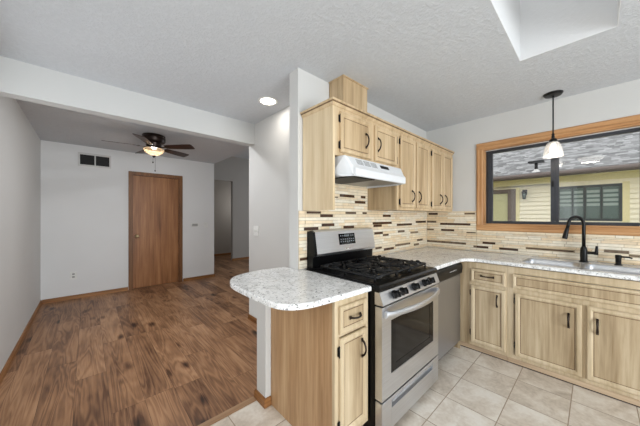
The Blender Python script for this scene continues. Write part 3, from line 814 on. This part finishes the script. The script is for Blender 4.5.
# control panel (steel)
bm = BM(); prism(bm, [(.87, .867), (.838, .867), (.812, .800), (.816, .794), (.87, .794)], 'X', RX0+.002, RX1-.002)
pn = obj('control_panel', bm, STEEL, rg)
nrm = Vector((0, -(.867-.800), -(.838-.812))); nrm = Vector((0, -.067, .026)).normalized()
for kx in (1.372, 1.462, 1.617, 1.765, 1.850):
    cpos = Vector((kx, .825, .834)); z_ = nrm; x_ = Vector((1, 0, 0)); y_ = z_.cross(x_)
    M_ = Matrix(((x_.x, y_.x, z_.x, cpos.x), (x_.y, y_.y, z_.y, cpos.y), (x_.z, y_.z, z_.z, cpos.z), (0, 0, 0, 1)))
    bm = BM(); lathe(bm, 0, 0, [(0, -.001), (.026, -.001), (.026, .008), (.021, .010), (.019, .034), (.016, .037), (0, .037)], 20, M=M_)
    b2 = bmesh.new(); box(b2, -.004, .004, -.020, .020, .010, .043, .002); 
    for v in b2.verts: v.co = M_ @ v.co
    merge(bm, b2)
    k_ = obj('knob', bm, DARKF, rg, smooth='auto')
    bm = BM(); b2 = bmesh.new(); box(b2, -.0015, .0015, .006, .018, .0432, .0440)
    for v in b2.verts: v.co = M_ @ v.co
    merge(bm, b2); obj('pointer', bm, CHROME, k_)
# oven door
bm = BM()
wx0, wx1, wz0, wz1 = 1.332, 1.912, .372, .690
dy0, dy1 = .822, .868
for b in [(RX0+.004, wx0, dy0, dy1, .243, .783, 0), (wx1, RX1-.004, dy0, dy1, .243, .783, 0), (wx0, wx1, dy0, dy1, wz1, .783, 0), (wx0, wx1, dy0, dy1, .243, wz0, 0)]: box(bm, *b)
od = obj('oven_door', bm, STEEL, rg)
bm = BM(); box(bm, wx0, wx1, dy0+.004, dy0+.012, wz0, wz1)
box(bm, wx0+.002, wx0+.055, dy0+.001, dy0+.004, wz0+.002, wz1-.002); box(bm, wx1-.055, wx1-.002, dy0+.001, dy0+.004, wz0+.002, wz1-.002)
box(bm, wx0+.055, wx1-.055, dy0+.001, dy0+.004, wz0+.002, wz0+.045); box(bm, wx0+.055, wx1-.055, dy0+.001, dy0+.004, wz1-.04, wz1-.002)
obj('oven_window', bm, [BLACKG], od)
bm = BM(); box(bm, wx0+.055, wx1-.055, dy0+.0025, dy0+.004, wz0+.045, wz1-.04); obj('inner_glass', bm, GLASSD, od)
bm = BM(); N = 18; pts = []; rr = []
for i in range(N+1):
    s = i/N; x = 1.262+s*(1.972-1.262); d = .058*math.sin(PI*s)**.75 if 0 < s < 1 else 0
    pts.append((x, dy0-.012-d, .742)); rr.append(.013 if 0 < i < N else .015)
tube(bm, pts, rr, 12, flat=(.8, 1.35))
for x in (1.268, 1.966): box(bm, x-.014, x+.014, dy0-.018, dy0, .722, .762, .004)
obj('oven_handle', bm, STEEL, od, smooth='auto')
# storage drawer
bm = BM(); dz0, dz1 = .045, .232
box(bm, RX0+.004, 1.34, dy0, dy1, dz0, dz1, .002); box(bm, 1.90, RX1-.004, dy0, dy1, dz0, dz1, .002)
box(bm, 1.34, 1.90, dy0, dy1, dz0, .165); box(bm, 1.34, 1.90, dy0, dy1, .205, dz1); box(bm, 1.34, 1.90, dy0+.03, dy1, .165, .205)
sd = obj('storage_drawer', bm, STEEL, rg)
bm = BM(); box(bm, 1.34, 1.90, dy0-.006, dy0+.004, .200, .210, .003); obj('drawer_pull_lip', bm, STEEL, sd)
# back guard
bm = BM(); prism(bm, [(1.515, .90), (1.515, 1.190), (1.470, 1.197), (1.445, 1.185), (1.418, 1.020), (1.424, 1.004), (1.445, .998), (1.450, .909), (1.450, .90)], 'X', RX0+.026, RX1+.010)
bgd = obj('back_guard', bm, BLACK, rg)
bm = BM(); prism(bm, [(1.4705, 1.1985), (1.4435, 1.1865), (1.416, 1.020), (1.422, 1.002), (1.426, 1.006), (1.420, 1.021), (1.447, 1.183), (1.471, 1.194)], 'X', RX0+.045, RX1+.008)
obj('guard_panel', bm, STEEL, bgd)
def bgp(x0, x1, z0, z1, d=.002):
    def y(z): return 1.416+(z-1.020)/(1.1865-1.020)*(1.4435-1.416)
    return [(y(z0)+.001, z0), (y(z0)-d, z0), (y(z1)-d, z1), (y(z1)+.001, z1)]
bm = BM(); prism(bm, bgp(0, 0, 1.072, 1.162), 'X', 1.530, 1.735); dp = obj('clock_display', bm, BLACKG, bgd)
bm = BM()
for r_, z in enumerate((1.092, 1.112, 1.140)):
    for c_ in range(7):
        if r_ == 2 and c_ in (2, 3, 4): continue
        x = 1.548+c_*.026; prism(bm, bgp(0, 0, z, z+.008, .0028), 'X', x, x+.012)
for c_ in range(4):
    x = 1.60+c_*.016; prism(bm, bgp(0, 0, 1.137, 1.152, .0028), 'X', x, x+.010)
obj('display_markings', bm, LEDTXT, dp)
bm = BM(); prism(bm, bgp(0, 0, 1.034, 1.042, .0012), 'X', 1.60, 1.66); obj('badge', bm, CHROME, bgd)
# burners and grates
bp = [(1.41, 1.01), (1.41, 1.27), (1.83, 1.01), (1.83, 1.27), (1.62, 1.14)]
for bx_, by_ in bp:
    bm = BM(); lathe(bm, bx_, by_, [(0, .910), (.075, .910), (.073, .914), (.052, .915), (.050, .919), (.036, .920), (.034, .924), (0, .924)], 20); b_o = obj('burner', bm, CHROME, rg)
    bm = BM(); lathe(bm, bx_, by_, [(0, .924), (.036, .924), (.038, .928), (.034, .932), (0, .933)], 20); obj('burner_cap', bm, BLACKM, b_o)
def grate(x0, x1, y0, y1, centers):
    bm = BM(); zt = .936; r = .0095
    def bar(p, q): tube(bm, [p, q], r, 6)
    xs = [x0, x1]; 
    for x in xs: bar((x, y0, zt), (x, y1, zt))
    for y in (y0, (y0+y1)/2, y1): bar((x0, y, zt), (x1, y, zt))
    for x in xs:
        for y in (y0, (y0+y1)/2, y1): tube(bm, [(x, y, .910), (x, y, zt)], .007, 6)
    for cx, cy in centers:
        for a in range(0, 360, 45):
            c_, s_ = math.cos(math.radians(a)), math.sin(math.radians(a))
            L = min((abs((x1 if c_ > 0 else x0)-cx)/abs(c_)) if abs(c_) > .01 else 9, ((y1 if s_ > 0 else y0)-cy)/s_ if abs(s_) > .01 else 9)
            L = min(abs(L), .13)
            tube(bm, [(cx+c_*.026, cy+s_*.026, zt-.004), (cx+c_*.034, cy+s_*.034, zt+.010), (cx+c_*(L*.6), cy+s_*(L*.6), zt+.008), (cx+c_*L*.95, cy+s_*L*.95, zt+.010), (cx+c_*L, cy+s_*L, zt)], r*.85, 6)
    # upturned finger tips along the edges
    for x in xs:
        for y in (y0+.06, y1-.06): tube(bm, [(x, y-.014, zt), (x, y-.008, zt+.012), (x, y+.008, zt+.012), (x, y+.014, zt)], r*.9, 6)
    return bm
obj('grate', grate(1.285, 1.525, .905, 1.385, [(1.41, 1.01), (1.41, 1.27)]), BLACKM, rg)
obj('grate', grate(1.535, 1.705, .905, 1.385, [(1.62, 1.14)]), BLACKM, rg)
obj('grate', grate(1.715, 1.955, .905, 1.385, [(1.83, 1.01), (1.83, 1.27)]), BLACKM, rg)

# ------------------------------------------------------------ dishwasher
dw = thing('dishwasher', 'stainless steel dishwasher with black control strip, right of the gas range', 'dishwasher', (2.35, 1.2, 0))
DX0, DX1 = 2.022, 2.70
bm = BM(); box(bm, DX0, DX1, .925, 1.49, .09, .860); box(bm, DX0, DX1, .965, 1.45, 0, .09); obj('body', bm, BLACKM, dw)
bm = BM(); box(bm, DX0+.002, DX1-.002, .896, .924, .085, .742, .004); obj('door', bm, STEEL_D, dw)
bm = BM(); prism(bm, [(.924, .746), (.893, .746), (.882, .757), (.876, .80), (.878, .835), (.888, .852), (.924, .852)], 'X', DX0+.002, DX1-.002)
cp = obj('control_strip', bm, BLACK, dw, smooth='auto')
bm = BM()
for i in range(5): box(bm, 2.38+i*.034, 2.40+i*.034, .8752, .8772, .803, .812)
obj('buttons', bm, GREYP, cp)
bm = BM(); box(bm, DX0+.01, DX1-.01, .955, .963, .005, .085); obj('toe_kick', bm, BLACK, dw)

# ------------------------------------------------------------ faucet + dispenser
fb = (3.262, .068)
fc = thing('kitchen_faucet', 'matte black gooseneck pull-down kitchen faucet behind the sink', 'faucet', (fb[0], fb[1], CT))
bm = BM(); lathe(bm, fb[0], fb[1], [(0, CT), (.031, CT), (.031, CT+.006), (.024, CT+.012), (.024, CT+.10), (.021, CT+.125), (.0135, CT+.14), (0, CT+.14)], 24); obj('body', bm, DARKF, fc, smooth='auto')
pts = [(fb[0], fb[1], CT+.12), (fb[0], fb[1], CT+.26)]
dx, dyy = -.085, .094; R_ = .063
for i in range(0, 13):
    a = PI*i/12; k = (1-math.cos(a))/2
    pts.append((fb[0]+dx*k, fb[1]+dyy*k, CT+.335+.068*math.sin(a)))
pts.append((fb[0]+dx*1.05, fb[1]+dyy*1.06, CT+.30))
bm = BM(); tube(bm, pts, .0125, 14); obj('neck', bm, DARKF, fc)
e = pts[-1]
bm = BM(); tube(bm, [e, (e[0]-.006, e[1]+.007, e[2]-.03), (e[0]-.014, e[1]+.016, e[2]-.085), (e[0]-.015, e[1]+.018, e[2]-.095)], [.0135, .016, .019, .016], 16); obj('spray_head', bm, DARKF, fc, smooth='auto')
bm = BM(); tube(bm, [(fb[0], fb[1]-.02, CT+.085), (fb[0], fb[1]-.066, CT+.085)], [.012, .012], 14); tube(bm, [(fb[0], fb[1]-.075, CT+.074), (fb[0], fb[1]-.077, CT+.10), (fb[0]-.004, fb[1]-.079, CT+.148)], [.013, .0115, .008], 12)
tube(bm, [(fb[0], fb[1]-.062, CT+.085), (fb[0], fb[1]-.088, CT+.085)], [.0145, .0145], 14)
obj('lever', bm, DARKF, fc, smooth='auto')
sd_ = thing('soap_dispenser', 'short matte black soap dispenser pump right of the faucet', 'soap dispenser', (3.262, -.132, CT))
bm = BM(); lathe(bm, 3.262, -.132, [(0, CT), (.024, CT), (.024, CT+.005), (.017, CT+.009), (.017, CT+.055), (.019, CT+.058), (.019, CT+.082), (.012, CT+.086), (0, CT+.086)], 20); obj('body', bm, DARKF, sd_, smooth='auto')
bm = BM(); tube(bm, [(3.262, -.14, CT+.070), (3.25, -.185, CT+.073), (3.245, -.205, CT+.066)], [.008, .007, .006], 10); obj('spout', bm, DARKF, sd_)

# ------------------------------------------------------------ pendant, can light, dome, fan
PX, PY = 3.165, .262
pd = thing('pendant_lamp', 'lit pendant lamp with ribbed glass bell shade hanging over the sink', 'pendant lamp', (PX, PY, CZ))
bm = BM(); lathe(bm, PX, PY, [(0, CZ), (.070, CZ), (.070, CZ-.006), (.060, CZ-.020), (.012, CZ-.026), (0, CZ-.026)], 28); obj('canopy', bm, DARKF, pd, smooth='auto')
bm = BM(); tube(bm, [(PX, PY, CZ-.02), (PX, PY, 2.03)], .0055, 10); obj('rod', bm, DARKF, pd)
bm = BM(); lathe(bm, PX, PY, [(0, 2.075), (.008, 2.072), (.012, 2.06), (.009, 2.052), (.013, 2.043), (.010, 2.03), (.026, 2.018), (.032, 1.998), (.030, 1.99), (0, 1.99)], 20); obj('socket', bm, DARKF, pd, smooth='auto')
bm = BM(); SEG = 48; prev = None
for r, z in [(.028, 1.995), (.042, 1.982), (.055, 1.955), (.063, 1.92), (.068, 1.885), (.072, 1.858), (.069, 1.858), (.065, 1.886), (.060, 1.92), (.052, 1.954), (.039, 1.978), (.026, 1.990)]:
    vs = [bm.verts.new((PX+(r+.0012*(k % 2))*math.cos(2*PI*k/SEG), PY+(r+.0012*(k % 2))*math.sin(2*PI*k/SEG), z)) for k in range(SEG)]
    if prev:
        for k in range(SEG): bm.faces.new([prev[k], prev[(k+1) % SEG], vs[(k+1) % SEG], vs[k]])
    prev = vs
obj('lamp_shade', bm, SHADE, pd)
bm = BM(); lathe(bm, PX, PY, [(0, 1.99), (.014, 1.985), (.016, 1.965), (.024, 1.935), (.024, 1.915), (.015, 1.895), (0, 1.890)], 16); obj('bulb', bm, BULB, pd)
light('pendant_bulb_light', 'POINT', (PX, PY, 1.86), (0, 0, 0), .7, (1, .9, .78), radius=.03)

cl = thing('recessed_light', 'lit round recessed ceiling light near the end of the stove wall', 'ceiling light', (1.307, 2.175, CZ))
bm = BM(); lathe(bm, 1.307, 2.175, [(.078, CZ-.001), (.098, CZ-.001), (.098, CZ-.004), (.090, CZ-.008), (.076, CZ-.006), (.074, CZ-.001)], 32); obj('trim_ring', bm, WHITEP, cl, smooth='auto')
bm = BM(); lathe(bm, 1.307, 2.175, [(0, CZ-.004), (.074, CZ-.004), (.076, CZ-.002)], 32); obj('lens', bm, LED, cl)
sp = light('recessed_lamp_light', 'AREA', (1.307, 2.175, CZ-.012), (0, 0, 0), 1.8, (1, .95, .88), .14); sp.data.shape = 'DISK'

dm = thing('dome_ceiling_light', 'lit round dome ceiling light reflected in the window glass', 'ceiling light', (-.12, .06, CZ))
bm = BM(); lathe(bm, -.12, .06, [(0, CZ), (.19, CZ), (.19, CZ-.02), (.175, CZ-.025), (0, CZ-.025)], 32); obj('base', bm, DARKF, dm)
bm = BM(); lathe(bm, -.12, .06, [(.172, CZ-.025), (.165, CZ-.06), (.13, CZ-.09), (.07, CZ-.108), (0, CZ-.113)], 32); obj('diffuser', bm, DOME, dm)
light('dome_lamp_light', 'AREA', (-.12, .06, CZ-.118), (0, 0, 0), 4, (1, .96, .9), .24).data.shape = 'DISK'

FX, FY = .69, 4.20
fn = thing('ceiling_fan', 'dark bronze hugger ceiling fan with five walnut blades and a glass bowl light', 'ceiling fan', (FX, FY, CZ))
bm = BM(); lathe(bm, FX, FY, [(0, CZ), (.135, CZ), (.140, CZ-.012), (.132, CZ-.024), (.140, CZ-.034), (.142, CZ-.075), (.128, CZ-.098), (.095, CZ-.112), (.09, CZ-.16), (.07, CZ-.175), (0, CZ-.175)], 32); obj('motor_housing', bm, BRONZE, fn, smooth='auto')
for k in range(5):
    a = math.radians(28+72*k); M_ = Matrix.Translation((FX, FY, 2.278)) @ Matrix.Rotation(a, 4, 'Z') @ Matrix.Rotation(math.radians(-13), 4, 'X')
    bm = BM(); out = [(.16, -.040), (.20, -.050), (.44, -.066), (.545, -.064), (.556, -.052), (.560, 0), (.556, .052), (.545, .064), (.44, .066), (.20, .050), (.16, .040)]
    prism(bm, out, 'Z', -.003, .003)
    for v in bm.verts: v.co = M_ @ v.co
    bl = obj('blade', bm, BLADE, fn)
    bm = BM(); box(bm, .08, .20, -.012, .012, -.010, -.003, .002); box(bm, .17, .235, -.038, .038, -.008, -.003, .002)
    for v in bm.verts: v.co = M_ @ v.co
    obj('blade_bracket', bm, BRONZE, bl)
bm = BM(); lathe(bm, FX, FY, [(.06, 2.268), (.075, 2.262), (.08, 2.25), (.05, 2.245), (0, 2.245)], 24); obj('light_fitter', bm, BRONZE, fn)
bm = BM(); lathe(bm, FX, FY, [(.122, 2.250), (.124, 2.246), (.115, 2.220), (.088, 2.190), (.05, 2.170), (0, 2.163), ], 32); obj('glass_bowl', bm, FROST, fn)
light('fan_bulb_light', 'POINT', (FX, FY, 2.205), (0, 0, 0), 5, (1, .96, .91), radius=.035)
bm = BM(); lathe(bm, FX, FY, [(0, 2.2535), (.122, 2.2535), (.125, 2.250), (.122, 2.2505), (0, 2.2505)], 32); obj('bowl_light_stop', bm, BRONZE, fn)  # disc added to keep the bulb from lighting the ceiling
bm = BM(); lathe(bm, FX, FY, [(0, 2.165), (.022, 2.160), (.024, 2.150), (.010, 2.138), (.006, 2.128), (0, 2.126)], 16); obj('finial', bm, BRONZE, fn)
for dxx, zz in ((.012, 1.945), (-.014, 2.06)):
    bm = BM(); tube(bm, [(FX+dxx, FY-.02, 2.17), (FX+dxx, FY-.02, zz)], .0016, 6); lathe(bm, FX+dxx, FY-.02, [(0, zz+.014), (.008, zz+.006), (.009, zz-.006), (0, zz-.014)], 10); obj('pull_chain', bm, BRONZE, fn)

# ------------------------------------------------------------ vent, switches, outlets
vt = thing('air_vent', 'white return air vent with two dark louvred openings high on the living room wall', 'vent', (.094, 5.57, 2.22))
bm = BM()
for b in [(-.11, .298, 5.568, 5.58, 2.300, 2.330), (-.11, .298, 5.568, 5.58, 2.115, 2.140), (-.11, -.085, 5.568, 5.58, 2.140, 2.300), (.276, .298, 5.568, 5.58, 2.140, 2.300), (.088, .104, 5.568, 5.58, 2.140, 2.300)]: box(bm, *b)
obj('frame', bm, PAINT, vt)
bm = BM(); box(bm, -.085, .276, 5.576, 5.5795, 2.14, 2.30); obj('backing', bm, VENTD, vt)
bm = BM()
for k in range(6):
    z = 2.152+k*.026
    for xa, xb in ((-.085, .088), (.104, .276)): prism(bm, [(5.570, z), (5.577, z+.009), (5.577, z+.0105), (5.570, z+.0015)], 'X', xa, xb)
obj('louvres', bm, VENTD, vt)

def plate(name, facing, u, z, face, w_, h_, label, cat, kind='switch', mat=WHITEP):
    def bx(bm, a, b, c, d, t0, t1, bev=.0):
        if facing == '-Y': box(bm, u+a, u+b, face-t1, face-t0, z+c, z+d, bev)
        else: box(bm, face-t1, face-t0, u+a, u+b, z+c, z+d, bev)
    t = thing(name, label, cat, (u, face, z) if facing == '-Y' else (face, u, z))
    bm = BM(); bx(bm, -w_/2, w_/2, -h_/2, h_/2, 0, .006, .002); obj('plate', bm, mat, t)
    if kind == 'outlet':
        for s in (-.022, .022):
            bm = BM(); bx(bm, -.015, .015, s-.014, s+.014, .006, .008, .001); r_ = obj('receptacle', bm, GREYK, t)
            bm = BM(); bx(bm, -.008, -.005, s-.006, s+.006, .008, .0085); bx(bm, .005, .008, s-.006, s+.006, .008, .0085); obj('slots', bm, SLOT, r_)
    elif kind == 'switch':
        n_ = max(1, round(w_/.055)-0) if w_ > .1 else 1
        for i in range(n_):
            c_ = (i-(n_-1)/2)*.046; bm = BM(); bx(bm, c_-.005, c_+.005, -.012, .012, .006, .014, .001); obj('toggle', bm, WHITEP, t)
    else:
        bm = BM(); bx(bm, -w_*.38, w_*.38, -h_*.3, h_*.3, .006, .010, .001); obj('cover', bm, GREYK, t)
    return t
plate('wall_outlet', '-Y', -.16, .37, 5.58, .085, .125, 'white duplex outlet low on the living room wall left of the brown door', 'outlet', 'outlet')
plate('intercom_panel', '-Y', 1.632, 1.125, 5.58, .14, .085, 'grey rectangular control panel just right of the brown door', 'control panel', 'blank')
plate('light_switch', '-Y', 1.853, 1.12, 5.58, .075, .115, 'small white light switch on the living room wall near the hallway corner', 'switch', 'switch')
plate('light_switch', '-X', 2.80, 1.13, 1.52, .12, .12, 'double white light switch on the side wall behind the peninsula', 'switch', 'switch')

# ------------------------------------------------------------ outdoors
S('ground_outside', [(KX+.15, 26, -14, 16, -.6, -.15)], GROUND)
nh = thing('neighbouring_house', 'pale yellow sided house wing with grey shingle roof outside the window', 'house', (9.5, .5, -.15))
NX = 8.5
def siding(bm, y0, y1, z0, z1):
    z = -.15; P_ = .108
    while z < z1:
        a, b = max(z, z0), min(z+P_, z1)
        if b-a > .002: prism(bm, [(NX+.05, a), (NX-.030*(1-(a-z)/P_), a), (NX-.030*(1-(b-z)/P_), b), (NX+.05, b)], 'Y', y0, y1)
        z += P_
bm = BM(); siding(bm, -9, -.42, -.15, 2.22); siding(bm, .64, 1.44, -.15, 2.22); siding(bm, -.42, .64, -.15, 1.20); siding(bm, -.42, 1.9, 2.02, 2.22); siding(bm, 2.45, 9, -.15, 2.22); siding(bm, 1.44, 2.45, 2.06, 2.22)
box(bm, NX+.05, NX+3, -9, 9, -.15, 2.3)
obj('siding_wall', bm, SIDING, nh)
bm = BM(); box(bm, NX-.03, NX, -9, 9, 2.12, 2.26); box(bm, NX-.03, NX, -.50, -.40, 1.18, 2.05); box(bm, NX-.03, NX+.02, 1.36, 1.44, -.15, 2.06)
box(bm, NX-.42, NX+.1, -9, 9, 2.25, 2.27); obj('trim_boards', bm, SIDING2, nh)
bm = BM(); box(bm, NX-.46, NX-.42, -9, 9, 2.235, 2.355, .004); tube(bm, [(NX-.50, -9, 2.30), (NX-.50, 9, 2.30)], .055, 10); obj('gutter', bm, FASCIA, nh)
# roof : sloped slab
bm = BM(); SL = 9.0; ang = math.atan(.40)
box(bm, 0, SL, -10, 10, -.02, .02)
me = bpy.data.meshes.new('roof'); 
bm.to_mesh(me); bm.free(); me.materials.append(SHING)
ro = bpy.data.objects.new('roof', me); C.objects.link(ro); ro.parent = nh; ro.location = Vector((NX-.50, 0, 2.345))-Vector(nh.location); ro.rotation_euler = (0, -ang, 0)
# door
bm = BM(); box(bm, NX-.03, NX+.04, 1.44, 1.62, -.1, 2.04, .003); box(bm, NX-.03, NX+.04, 2.33, 2.45, -.1, 2.04, .003); box(bm, NX-.03, NX+.04, 1.62, 2.33, 1.93, 2.04, .003)
nd = obj('door_frame', bm, BROWNP, nh); bm = BM(); box(bm, NX, NX+.03, 1.62, 2.33, -.1, 1.93); obj('door', bm, DOORY, nd)
# window
bm = BM()
for b in [(NX-.03, NX+.02, -.40, -.355, 1.20, 2.02), (NX-.03, NX+.02, .585, .64, 1.20, 2.02), (NX-.03, NX+.02, -.355, .585, 1.965, 2.02), (NX-.03, NX+.02, -.355, .585, 1.20, 1.255),
          (NX-.028, NX+.02, .14, .18, 1.255, 1.965), (NX-.028, NX+.02, -.115, -.085, 1.255, 1.965), (NX-.028, NX+.02, .35, .37, 1.255, 1.965)]: box(bm, *b)
nw = obj('window', bm, WDARK, nh); bm = BM(); box(bm, NX-.005, NX+.005, -.355, .585, 1.255, 1.965); obj('pane', bm, WGL, nw)
bm = BM()
for ya, yb in ((-.345, -.125), (-.075, .13), (.19, .34), (.38, .58)):
    for k in range(4): box(bm, NX-.012, NX-.006, ya, yb, 1.54+k*.10, 1.60+k*.10)
obj('blinds', bm, BLIND, nw)
ln = thing('wall_lantern', 'small dark wall lantern on the yellow siding outside the window', 'lantern', (NX-.1, 1.25, 1.78))
bm = BM(); box(bm, NX-.035, NX-.030, 1.20, 1.30, 1.86, 2.0, .004); tube(bm, [(NX-.03, 1.25, 1.96), (NX-.10, 1.25, 1.97)], .012, 8); lathe(bm, NX-.11, 1.25, [(0, 1.985), (.03, 1.97), (.065, 1.92), (.065, 1.91), (0, 1.91)], 12)
for k in range(4):
    a = PI/4+k*PI/2; tube(bm, [(NX-.11+.05*math.cos(a), 1.25+.05*math.sin(a), 1.91), (NX-.11+.04*math.cos(a), 1.25+.04*math.sin(a), 1.77)], .006, 6)
lathe(bm, NX-.11, 1.25, [(0, 1.775), (.045, 1.775), (.03, 1.75), (0, 1.745)], 12); obj('cage', bm, DARKF, ln)
bm = BM(); lathe(bm, NX-.11, 1.25, [(0, 1.775), (.036, 1.78), (.042, 1.905), (0, 1.908)], 12); obj('glass', bm, WGL, ln)

rv = thing('roof_vent', 'small black capped vent pipe near the eave of the grey shingle roof outside the window', 'roof vent', (8.13, 1.05, 2.38))
q = (8.13, .98)
bm = BM(); lathe(bm, *q, [(0, 2.46), (.035, 2.46), (.05, 2.43), (.11, 2.39), (.12, 2.36), (0, 2.36)], 16); obj('flashing', bm, CAULK, rv)
bm = BM(); tube(bm, [(q[0], q[1], 2.45), (q[0], q[1], 2.62)], .032, 12); obj('pipe', bm, DARKF, rv)
bm = BM(); box(bm, q[0]-.10, q[0]+.10, q[1]-.15, q[1]+.15, 2.615, 2.66, .01); obj('cap', bm, DARKF, rv)
for o in bpy.data.objects:      # repeats of a kind share a group
    if o.parent is None and o.name.startswith('wall_cabinet'): o['group'] = 'wall cabinets along the stove wall'
    if o.parent is None and o.name.startswith('base_cabinet'): o['group'] = 'base cabinets under the countertops'
